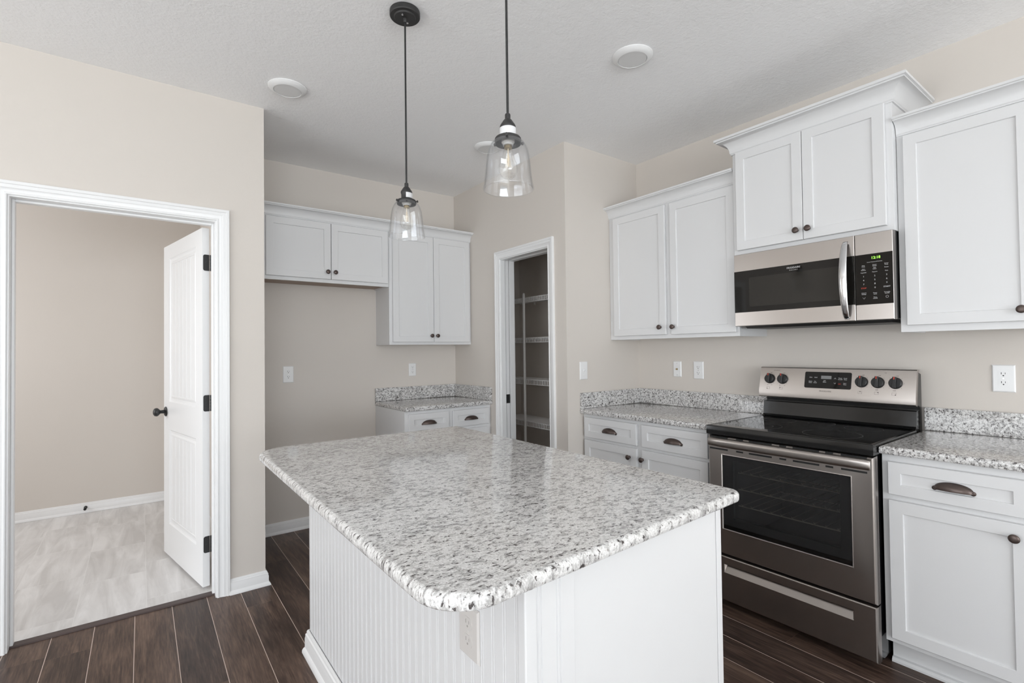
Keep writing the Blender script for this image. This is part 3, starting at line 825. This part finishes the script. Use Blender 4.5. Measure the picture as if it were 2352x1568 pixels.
# ---------------------------------------------------------------- pendants
def pendant(x, y, label, st_ang, scr):
    t = thing('pendant_light', label, 'pendant light', (x, y, ZC), 'glass pendant lights')
    o = (x, y, 0)
    mb = MB(); mb.lathe([(.0, ZC - .0005), (.0615, ZC - .0005), (.0625, ZC - .004), (.0625, ZC - .020), (.060, ZC - .0235), (.046, ZC - .0235), (.0445, ZC - .0255), (.0425, ZC - .0285), (.0, ZC - .0285)], o, 'z', 48, False)
    cn = mb.build('canopy', 'darkmetal', t, smooth=30)
    for sg in (-1, 1):
        mb = MB(); mb.lathe([(.0, ZC - .0286), (.0045, ZC - .0286), (.004, ZC - .0315), (.002, ZC - .033), (.0, ZC - .033)], (x + sg * .027 * math.cos(scr), y + sg * .027 * math.sin(scr), 0), 'z', 12, False)
        mb.build('screw', 'chrome', cn, smooth=True)
    mb = MB(); mb.lathe([(.0, ZC - .0286), (.0075, ZC - .0286), (.0075, ZC - .042), (.005, ZC - .046), (.0, ZC - .046)], o, 'z', 16, False); mb.build('cord_grip', 'darkmetal', t, smooth=40)
    mb = MB(); mb.tube([(x, y, ZC - .0465), (x, y, 2.021)], .0038, 10); mb.build('cord', 'blackmat', t, smooth=60)
    mb = MB(); mb.lathe([(.0, 2.022), (.0072, 2.022), (.0082, 2.019), (.0082, 2.007), (.0125, 2.003), (.021, 1.990), (.0235, 1.985), (.0235, 1.979), (.0215, 1.975), (.0215, 1.958), (.0235, 1.954), (.0, 1.954)], o, 'z', 32, False)
    so = mb.build('socket', 'darkmetal', t, smooth=30)
    mb = MB(); n = 20; h0 = []
    R = []
    for k in range(n + 1):
        a = st_ang - 1.55 + 3.1 * k / n
        ca, sa = math.cos(a), math.sin(a)
        R.append([(x + r * ca, y + r * sa, z) for r, z in ((.0222, 1.9575), (.0242, 1.9575), (.0242, 1.9785), (.0222, 1.9785))])
    mb.loft(R); mb.build('sticker', 'sticker', so)
    mb = MB(); mb.lathe([(.0, 1.9535), (.028, 1.9535), (.0365, 1.951), (.0392, 1.947), (.0392, 1.9335), (.0380, 1.932), (.0368, 1.934), (.0368, 1.946), (.0, 1.950)], o, 'z', 40, False)
    ho = mb.build('shade_holder', 'darkmetal', t, smooth=30)
    for k in range(3):
        a = scr + .5 + k * 2 * PI / 3
        f = lambda p, q, r, a=a: (x + p * math.cos(a) - q * math.sin(a), y + p * math.sin(a) + q * math.cos(a), r)
        mb = MB(f); mb.lathe([(.0, .0393), (.0022, .0393), (.0022, .0455), (.0046, .0460), (.0046, .0500), (.0, .0505)], (0, 0, 1.942), 'x', 12, False); mb.build('thumb_screw', 'darkmetal', ho, smooth=40)
    # bell shade, 2.6 mm glass, open at the bottom
    outer = [(.0396, 1.9425), (.0425, 1.9400), (.0470, 1.9355), (.0510, 1.9300), (.0545, 1.9235), (.0575, 1.9165), (.0598, 1.909), (.0617, 1.901), (.0632, 1.892), (.0648, 1.880), (.0665, 1.862), (.0683, 1.843), (.0705, 1.823), (.0735, 1.800)]
    inner = [(r - (0 if k == 0 else (.0006 if k == 1 else .0022)), z - (.0016 if k < 3 else 0)) for k, (r, z) in enumerate(outer)]
    prof = outer[:-1] + [(.0745, 1.8015), (.0751, 1.7993), (.0745, 1.7973), (.0730, 1.7965), (.0715, 1.7973), (.0709, 1.7993), (.0713, 1.8015)] + inner[:-1][::-1]
    mb = MB(); mb.lathe(prof + [prof[0]], o, 'z', 64, False); mb.build('glass_shade', 'glass', t, smooth=50)
    mb = MB(); mb.lathe([(.0, 1.9490), (.0195, 1.9490), (.0195, 1.937), (.0175, 1.934), (.0155, 1.934), (.0155, 1.928), (.0, 1.928)], o, 'z', 24, False); mb.build('lamp_base', 'porcelain', t, smooth=30)
    bz = 1.927
    mb = MB(); mb.lathe([(.0128, bz), (.0128, bz - .010), (.0145, bz - .020), (.0195, bz - .036), (.0245, bz - .052), (.0272, bz - .066), (.0265, bz - .078), (.0215, bz - .089), (.0125, bz - .096), (.004, bz - .099), (.0015, bz - .103), (.0, bz - .104)], o, 'z', 32, False)
    bu = mb.build('bulb', 'bulbglass', t, smooth=60)
    mb = MB(); mb.lathe([(.0, bz + .0005), (.0118, bz + .0005), (.0118, bz - .008), (.0, bz - .008)], o, 'z', 20, False); mb.build('screw_base', 'brass', bu, smooth=30)
    mb = MB(); mb.tube([(x, y, bz - .0082), (x, y, bz - .03), (x, y, bz - .062)], .0011, 6)
    for k in range(6):
        a = 2 * PI * k / 6
        mb.tube([(x + .003 * math.cos(a), y + .003 * math.sin(a), bz - .026), (x + .0085 * math.cos(a + .3), y + .0085 * math.sin(a + .3), bz - .066)], .00035, 5)
    mb.build('filament', 'filament', bu)
    return t
pendant(.884, 1.903, 'clear glass pendant lamp hanging over the far end of the island', -.55, .75)
pendant(.870, 1.172, 'clear glass pendant lamp hanging over the near half of the island', -2.25, 1.4)

# ---------------------------------------------------------------- ceiling disc lights
for (x, y, lab) in ((.629, 2.822, 'white disc ceiling light near the laundry wall corner'), (1.912, 1.553, 'white disc ceiling light in front of the cabinet above the microwave'), (1.942, 2.85, 'white disc ceiling light beside the pantry wall above the small granite counter')):
    t = thing('ceiling_light', lab, 'ceiling light', (x, y, ZC), 'disc ceiling lights')
    mb = MB(); mb.lathe([(.0, ZC - .0005), (.0965, ZC - .0005), (.0965, ZC - .004), (.088, ZC - .013), (.072, ZC - .020), (.069, ZC - .020), (.068, ZC - .014), (.0, ZC - .014)], (x, y, 0), 'z', 48, False); mb.build('trim_ring', 'trim', t, smooth=40)
    mb = MB(); mb.lathe([(.0, ZC - .0145), (.0675, ZC - .0145), (.0675, ZC - .0185), (.0, ZC - .0195)], (x, y, 0), 'z', 48, False); mb.build('diffuser', 'diffuser', t, smooth=40)

# ---------------------------------------------------------------- pantry wire shelves
SX0, SX1, SY0, SY1 = 2.775, XS - .006, 2.605, YF - .012
for zt, lab in ((1.790, 'topmost white wire shelf in the dark pantry'), (1.428, 'white wire shelf second from the top in the pantry'), (1.054, 'white wire shelf third from the top in the pantry'), (.680, 'lowest visible white wire shelf in the pantry')):
    t = thing('wire_shelf', lab, 'shelf', ((SX0 + SX1) / 2, (SY0 + SY1) / 2, zt), 'pantry wire shelves')
    n = int((SY1 - SY0) / .0215)
    mb = MB()
    for k in range(n + 1):
        y = SY0 + (SY1 - SY0) * k / n
        mb.box(SX0 + .004, SX1, y - .0026, y + .0026, zt - .0016, zt + .0016)
    for x in (SX0 + .10, SX0 + .20, SX1 - .004): mb.box(x - .003, x + .003, SY0, SY1, zt - .0078, zt - .0018)
    mb.build('shelf_deck', 'shelfwire', t, weld=False)
    mb = MB()
    for k in range(n + 1):
        y = SY0 + (SY1 - SY0) * k / n
        mb.box(SX0 - .0016, SX0 + .0016, y - .0036, y + .0036, zt - .036, zt)
    mb.box(SX0 - .003, SX0 + .0035, SY0, SY1, zt - .001, zt + .005); mb.box(SX0 - .003, SX0 + .0035, SY0, SY1, zt - .041, zt - .035)
    mb.build('front_lip', 'shelfwire', t, weld=False)
    for y in (2.95, 3.35, 3.72):
        mb = MB(); mb.box(XS - .016, XS - .0005, y - .008, y + .008, zt - .030, zt - .008, .002); mb.build('wall_clip', 'shelfwire', t)
mb = MB(); mb.lathe([(.0, .001), (.012, .001), (.012, 1.818), (.009, 1.832), (.0, 1.834)], (SX0 - .0155, 3.510, 0), 'z', 16, False)
tag(mb.build('shelf_pole', 'shelfwire', smooth=40, origin=(SX0 - .0155, 3.51, 0)), 'white upright support pole in front of the pantry wire shelves', 'pole')

# ---------------------------------------------------------------- range
RY0, RY1 = 1.4865, .7465
RW = RY0 - RY1
fS = FR(RY0)
rg = thing('kitchen_range', 'stainless steel electric range with black glass cooktop between the base cabinets', 'range', (2.72, (RY0 + RY1) / 2, 0))
DF = XS - 2.388         # door face distance from wall
mb = MB(fS)
OD = DF - .043
wi = (.075, .655, .385, .785)      # hole for the oven cavity in the body front
mb.box(.004, RW - .004, .012, .10, .030, .872); mb.box(.004, RW - .004, .10, OD, .030, .330)
mb.box(.004, .10, .10, OD, .330, .872); mb.box(RW - .10, RW - .004, .10, OD, .330, .872); mb.box(.10, RW - .10, .10, OD, .800, .872)
mb.build('range_body', 'black', rg)
mb = MB(fS)
mb.box(.1005, RW - .1005, .1005, .104, .331, .799); mb.box(.1005, .104, .104, OD - .002, .331, .799); mb.box(RW - .104, RW - .1005, .104, OD - .002, .331, .799)
mb.box(.104, RW - .104, .104, OD - .002, .331, .335); mb.box(.104, RW - .104, .104, OD - .002, .795, .799)
mb.build('oven_cavity', 'cavity', rg)
for z in (.50, .585, .67):
    mb = MB(fS)
    for d in (.16, OD - .06): mb.tube([(.106, d, z), (RW - .106, d, z)], .0032, 6)
    for k in range(11):
        u = .125 + (RW - .25) * k / 10
        mb.tube([(u, .16, z + .004), (u, OD - .06, z + .004), (u, OD - .052, z + .012)], .0018, 5)
    mb.build('oven_rack', 'wire', rg, smooth=60)
# cooktop
mb = MB(fS)
R = lambda i, z: [(-.001 + i, .128, z), (RW + .001 - i, .128, z), (RW + .001 - i, DF + .010 - i, z), (-.001 + i, DF + .010 - i, z)]
mb.loft([R(.004, .8725), R(0, .876), R(0, .913), R(.002, .9185), R(.008, .921), R(.013, .921), R(.015, .9195)])
ct = mb.build('cooktop', 'black', rg, smooth=30)
mb = MB(fS); mb.box(.0145, RW - .0145, .129, DF - .006, .9175, .9197); cg = mb.build('cooktop_glass', 'blackglass', ct)
mb = MB()
def burner(cx, cy, r):
    k = 72
    for i in range(k):
        a0, a1 = 2 * PI * i / k, 2 * PI * (i + 1) / k
        mb.poly([(cx + q * math.cos(a), cy + q * math.sin(a), .9199) for q, a in ((r, a0), (r, a1), (r - .0016, a1), (r - .0016, a0))])
for (cx, cy, r) in ((2.545, .958, .118), (2.545, 1.298, .110), (2.545, 1.298, .070), (2.815, .920, .080), (2.815, 1.316, .080), (2.845, 1.118, .062)): burner(cx, cy, r)
mb.build('burner_rings', 'ring', ct)
# oven door
mb = MB(fS)
DZa, DZb = .268, .868
w0, w1, wz0, wz1 = .078, .653, .399, .772
th = .040
# frame around window, front with eased edges
def dring(i, d): return [(.001 + i, d, DZa + i), (RW - .001 - i, d, DZa + i), (RW - .001 - i, d, DZb - i), (.001 + i, d, DZb - i)]
def wring(i, d): return [(w0 - i, d, wz0 - i), (w1 + i, d, wz0 - i), (w1 + i, d, wz1 + i), (w0 - i, d, wz1 + i)]
mb.loft([wring(0, DF - th), dring(0, DF - th), dring(0, DF - .010), dring(.003, DF - .003), dring(.008, DF), wring(.007, DF), wring(.003, DF + .0015), wring(0, DF - .002), wring(0, DF - th)], True, False, False)
od = mb.build('oven_door', 'steel', rg, smooth=25)
mb = MB(fS)
e = .0006
hw = (.125, .610, .455, .748)
def q(a0, a1, b0, b1, d): return [(a0, d, b0), (a1, d, b0), (a1, d, b1), (a0, d, b1)]
mb.loft([q(hw[0], hw[1], hw[2], hw[3], DF - .018), q(w0 + e, w1 - e, wz0 + e, wz1 - e, DF - .018), q(w0 + e, w1 - e, wz0 + e, wz1 - e, DF - .007), q(hw[0], hw[1], hw[2], hw[3], DF - .007), q(hw[0], hw[1], hw[2], hw[3], DF - .018)], True, False, False)
mb.build('window_border', 'black', od)
mb = MB(fS); mb.box(w0 + e, w1 - e, DF - .0066, DF - .0036, wz0 + e, wz1 - e); mb.build('oven_window', 'ovenglass', od)
mb = MB(fS); mb.box(hw[0] + .002, hw[1] - .002, DF - .034, DF - .031, hw[2] + .002, hw[3] - .002); mb.build('inner_glass', 'ovenglass', od)
# vent slots above and below the handle
mb = MB(fS)
for z in (.8610, .8015):
    for a, b_ in ((.012, .11), (.155, .19), (.22, .33), (.365, .395), (.425, .535), (.560, .590), (.62, .715)):
        mb.box(a, b_, DF - .003, DF + .0012, z - .0042, z + .0038)
mb.build('vent_slots', 'slot', od)
mb = MB(fS)
hp = []
for k in range(24):
    a = 2 * PI * k / 24
    hp.append((.011 * math.copysign(abs(math.cos(a)) ** .8, math.cos(a)), .0195 * math.copysign(abs(math.sin(a)) ** .8, math.sin(a))))
rings = []
for u, s in ((.016, .6), (.018, .88), (.023, 1), (.10, 1), (RW / 2, 1), (RW - .10, 1), (RW - .011, 1), (RW - .006, .88), (RW - .004, .6)):
    bow = .004 * (1 - ((u - RW / 2) / (RW / 2)) ** 2)
    rings.append([(u, DF + .024 + bow + p * s, .8380 + z * s * 1.08) for p, z in hp])
mb.loft(rings)
for a in (.03, RW - .06): mb.box(a, a + .03, DF + .0005, DF + .018, .828, .849, .002)
mb.build('oven_handle', 'steel', od, smooth=50)
# storage drawer with recessed pull
mb = MB(fS)
DQa, DQb = .032, .2605
r0, r1, rz0, rz1 = .080, .652, .179, .217
def dr2(i, d): return [(.001 + i, d, DQa + i), (RW - .001 - i, d, DQa + i), (RW - .001 - i, d, DQb - i), (.001 + i, d, DQb - i)]
def rr(i, d, k=0): return [(r0 - i, d, rz0 - i), (r1 + i, d, rz0 - i), (r1 + i, d, rz1 + i), (r0 - i, d, rz1 + i)]
mb.loft([dr2(0, DF - .040), dr2(0, DF - .010), dr2(.003, DF - .003), dr2(.007, DF), rr(.003, DF), rr(0, DF - .002), [(r0 + .004, DF - .022, rz0 + .030), (r1 - .004, DF - .022, rz0 + .030), (r1 - .004, DF - .022, rz1 - .001), (r0 + .004, DF - .022, rz1 - .001)]], True, True, True)
mb.build('storage_drawer', 'steel', rg, smooth=25)
for (u, d) in ((.06, .58), (RW - .06, .58), (.06, .10), (RW - .06, .10)):
    mb = MB(fS); mb.lathe([(.0, .0012), (.020, .0012), (.020, .006), (.007, .010), (.007, .0295), (.0, .0295)], (u, d, 0), 'z', 16, False); mb.build('foot', 'blackmat', rg, smooth=40)
# backguard
mb = MB(fS)
mb.loft([[(u, d, z) for d, z in ((.012, .873), (.126, .873), (.126, .918), (.108, .925), (.101, .932), (.092, 1.003), (.088, 1.006), (.055, 1.007), (.055, 1.030), (.098, 1.031), (.110, 1.034), (.080, 1.196), (.070, 1.196), (.012, 1.180))] for u in (.006, RW - .006)])
bg = mb.build('backguard', 'black', rg)
mb = MB(fS)
pp = [(.108, 1.0305), (.1295, 1.0335), (.1315, 1.038), (.1325, 1.0675), (.1000, 1.2005), (.096, 1.2040), (.070, 1.2045), (.070, 1.1965), (.0805, 1.1965), (.1105, 1.0345)]
mb.loft([[(u, d, z) for d, z in pp] for u in (-.002, RW + .002)])
cp = mb.build('control_panel', 'steel', bg, smooth=20)
# frame on the sloped panel: a along u, b up the slope from the fold line
sl = Vector((.1000 - .1325, 1.2005 - 1.0675)); sl_len = sl.length; sl.normalize(); nn = Vector((sl.y, -sl.x))
def fPan(a, h, b): return fS(a, .1325 + sl.x * b + nn.x * h, 1.0675 + sl.y * b + nn.y * h)
PB = lambda z: (z - 1.0675) / sl.y
def UY(y): return RY0 - y
mb = MB(fPan)
a0, a1, b0, b1 = UY(1.240), UY(1.014), PB(1.096), PB(1.183)
mb.loft([[(x, h, y) for x, y in [(p[0], p[1]) for p in rounded(a0, a1, b0, b1, (.008,) * 4, 5)]] for h in (.0002, .0016)])
dp = mb.build('display', 'mwglass', cp)
mb = MB(fPan); mb.box(UY(1.158), UY(1.108), .0016, .0019, PB(1.146), PB(1.163)); mb.build('clock_window', 'legend_dim', dp)
mb = MB(fPan)
S = .0072
for tx, y, z in (('Bake', 1.209, 1.153), ('Broil', 1.184, 1.153), ('Steam\nClean', 1.210, 1.128), ('Set\nClock', 1.186, 1.128), ('Self\nClean', 1.140, 1.133), ('Timer\nOn/Off', 1.066, 1.149), ('Cook\nTime', 1.042, 1.149), ('Start\nTime', 1.043, 1.123)):
    add_text(mb, tx, S, UY(y), .0017, PB(z))
for sg, z in ((1, 1.150), (-1, 1.125)):
    for q_ in (-1, 1): mb.tube([(UY(1.090) + q_ * .005, .0018, PB(z) - sg * .003), (UY(1.090), .0018, PB(z) + sg * .003)], .0006, 4)
mb.build('display_lettering', 'legend', dp)
mb = MB(fPan); add_text(mb, 'OFF', S, UY(1.068), .0017, PB(1.122)); mb.build('off_lettering', 'red', dp)
mb = MB(fPan); add_text(mb, 'FRIGIDAIRE', .0105, UY(1.134), .0001, PB(1.081), 'CENTER', 1.12)
for tx, y, z in (('OFF', 1.425, 1.171), ('OFF', 1.353, 1.171), ('OFF', .963, 1.172), ('OFF', .893, 1.172), ('OFF', .820, 1.172), ('HI', 1.440, 1.102), ('LO', 1.418, 1.102), ('HI', 1.372, 1.102), ('LO', 1.346, 1.102), ('MED', .902, 1.101), ('MED', .829, 1.101)):
    add_text(mb, tx, .0062, UY(y), .0001, PB(z))
for u_ in (1.395, .868): add_text(mb, 'HOT SURFACE' if u_ > 1 else 'ON', .0052, UY(u_), .0001, PB(1.186))
for i, (y, cx, cz) in enumerate(((1.436, -1, -1), (1.364, -1, 1), (.973, 0, 1), (.902, 1, 1), (.830, 1, -1))):
    a, b = UY(y), PB(1.085); w, h, t_ = .0085, .0065, .0006
    for bx in ((a - w, a + w, b - h, b - h + t_), (a - w, a + w, b + h - t_, b + h), (a - w, a - w + t_, b - h, b + h), (a + w - t_, a + w, b - h, b + h)): mb.box(bx[0], bx[1], .0001, .0004, bx[2], bx[3])
    mb.lathe([(.0, .0001), (.0022, .0001), (.0022, .0005), (.0, .0005)], (a + cx * .0055, 0, b + cz * .004), 'y', 10, False)
for y in (.969, .899, .826, 1.431, 1.359):
    for k in range(7):
        an = PI / 2 - (k + 1) * 2 * PI / 8
        mb.lathe([(.0, .0001), (.0011, .0001), (.0011, .0004), (.0, .0004)], (UY(y) + .0345 * math.cos(an), 0, PB(1.137) + .0345 * math.sin(an)), 'y', 8, False)
mb.build('panel_lettering', 'ink', cp)
for y in (1.431, 1.359, .969, .899, .826):
    u, b = UY(y), PB(1.1375)
    mb = MB(fPan)
    mb.lathe([(.0, .0006), (.0275, .0006), (.0285, .003), (.0265, .012), (.024, .014), (.0, .014)], (u, 0, b), 'y', 32, False)
    mb.loft([[(u - w * .9 , h, b - .026), (u + w * .9, h, b - .026), (u + w, h, b + .027), (u - w, h, b + .027)] for w, h in ((.0085, .0135), (.0075, .0265), (.006, .028))])
    kb = mb.build('control_knob', 'blackmat', cp, smooth=30)
    mb = MB(fPan); mb.box(u - .002, u + .002, .028, .0286, b + .014, b + .026); mb.box(u - .002, u + .002, .02, .0284, b + .0268, b + .0275); mb.build('pointer', 'red', kb)

# ---------------------------------------------------------------- microwave
MY0, MY1 = 1.4855, .7475
MW = MY0 - MY1; fM = FR(MY0)
DM = XS - 2.680
mz0, mz1 = 1.4405, 1.8395
mw = thing('microwave_oven', 'stainless over-the-range microwave mounted under the raised white cabinet', 'microwave', (2.87, (MY0 + MY1) / 2, mz0))
mb = MB(fM)
mb.box(.003, MW - .0025, .001, DM - .040, mz0 + .004, mz1, .001)
mb.loft([[(u, d, z) for d, z in ((.03, mz0 + .0038), (DM - .045, mz0 + .0038), (DM - .075, mz0 - .012), (.05, mz0 - .012))] for u in (.03, MW - .03)])
mb.build('microwave_body', 'blackmat', mw)
us = UYm = lambda y: MY0 - y
ud = us(.8955)
def front_panel(u0, u1, name, gz0, gz1, glass, gl_name):
    mb = MB(fM)
    c = .002
    R = lambda i, d: [(u0 + i, d, mz0 + i), (u1 - i, d, mz0 + i), (u1 - i, d, mz1 - i), (u0 + i, d, mz1 - i)]
    mb.loft([R(0, DM - .039), R(0, DM - c), R(c, DM)])
    o = mb.build(name, 'steel', mw)
    mb = MB(fM); mb.box(u0 + .0008, u1 - .0008, DM + .0001, DM + .0012, gz0, gz1)
    g = mb.build(gl_name, glass, o)
    return o, g
md, mg = front_panel(.0, ud - .0012, 'microwave_door', 1.516, 1.745, 'mwglass', 'door_glass')
mb = MB(fM)
mb.loft([[(x, h, y) for x, y in rounded(.085, ud - .055, 1.545, 1.705, (.006,) * 4, 4)] for h in (DM + .0013, DM + .0016)])
mb.build('window_screen', 'mwscreen', mg)
mp_, mpg = front_panel(ud + .0012, MW, 'control_panel', 1.512, 1.744, 'mwglass', 'control_glass')
mb = MB(fM)
add_text(mb, 'FRIGIDAIRE', .0125, us(1.168), DM + .0014, 1.7285, 'CENTER', 1.05); add_text(mb, 'GALLERY', .0065, us(1.168), DM + .0014, 1.7165, 'CENTER', 1.7)
mb.build('logo', 'legend', mg)
# arched handle
mb = MB(fM)
rings = []
for k in range(25):
    tt = k / 24
    z = 1.449 + (1.817 - 1.449) * tt
    bow = .046 * math.sin(PI * tt) ** .62
    wdt = .0165 * (.60 + .40 * math.sin(PI * tt) ** .5)
    rings.append([(us(.930) + wdt * math.cos(a), DM + .0045 + bow + .0055 * math.sin(a), z) for a in [2 * PI * j / 14 for j in range(14)]])
mb.loft(rings)
for z in (1.456, 1.810): mb.box(us(.930) - .008, us(.930) + .008, DM + .0005, DM + .012, z - .006, z + .006, .001)
mb.build('door_handle', 'chrome', md, smooth=60)
dG = DM + .0014
mb = MB(fM); add_text(mb, '12:18', .0165, us(.812), dG, 1.7245, 'CENTER', 1.0); mb.build('clock_digits', 'led', mpg)
c1, c2, c3 = us(.861), us(.817), us(.772)
def key(name, tx, size, u, z, mat='legend'):
    mb = MB(fM); add_text(mb, tx, size, u, dG, z); return mb.build(name, mat, mpg)
key('panel_heading', 'Sensor Features & Favorites', .0052, us(.817), 1.706)
for tx, u, z in (('Auto\nCook', c1, 1.690), ('Sensor\nReheat', c2, 1.690), ('Sensor\nCook', c3, 1.690), ('Auto\nDefrost', c1, 1.674), ('Melt\nSoften', c2, 1.676), ('Potato', c3, 1.676), ('Vegetable', c1, 1.660), ('Popcorn', c2, 1.660), ('Pizza', c3, 1.660),
                 ('Clock &\nSettings', c1, 1.563), ('Power\nLevel', c2, 1.561), ('Turntable\nOn/Off', c3, 1.561), ('Timer\nOn/Off', c2, 1.541)):
    key('button_lettering', tx, .0058, u, z)
for i, row in enumerate((('1', '2', '3'), ('4', '5', '6'), ('7', '8', '9'))):
    for tx, u in zip(row, (c1, c2, c3)): key('number_lettering', tx, .0095, u, 1.642 - i * .0180)
key('number_lettering', '0', .0095, c2, 1.588); key('start_lettering', 'START', .0088, c3, 1.588)
mb = MB(fM); mb.tube([(c3 + .005 * math.cos(2 * PI * k / 12), dG, 1.543 + .005 * math.sin(2 * PI * k / 12)) for k in range(13)], .0005, 4); mb.build('lamp_symbol', 'legend', mpg)
mb = MB(fM); mb.tube([(c1 - .005, dG, 1.546), (c1, dG, 1.538), (c1 + .005, dG, 1.546)], .0005, 4); mb.build('fan_symbol', 'legend', mpg)
mb = MB(fM); add_text(mb, 'STOP', .0088, c1, dG, 1.588); mb.build('stop_lettering', 'red', mpg)

# ground outside the windows
mb = MB(); mb.box(-14, 14, -14, YS - .3, -.2, -.1); mb.box(-14, XW - .3, YS - .3, 12, -.2, -.1)
struct(mb.build('ground', 'ground'))
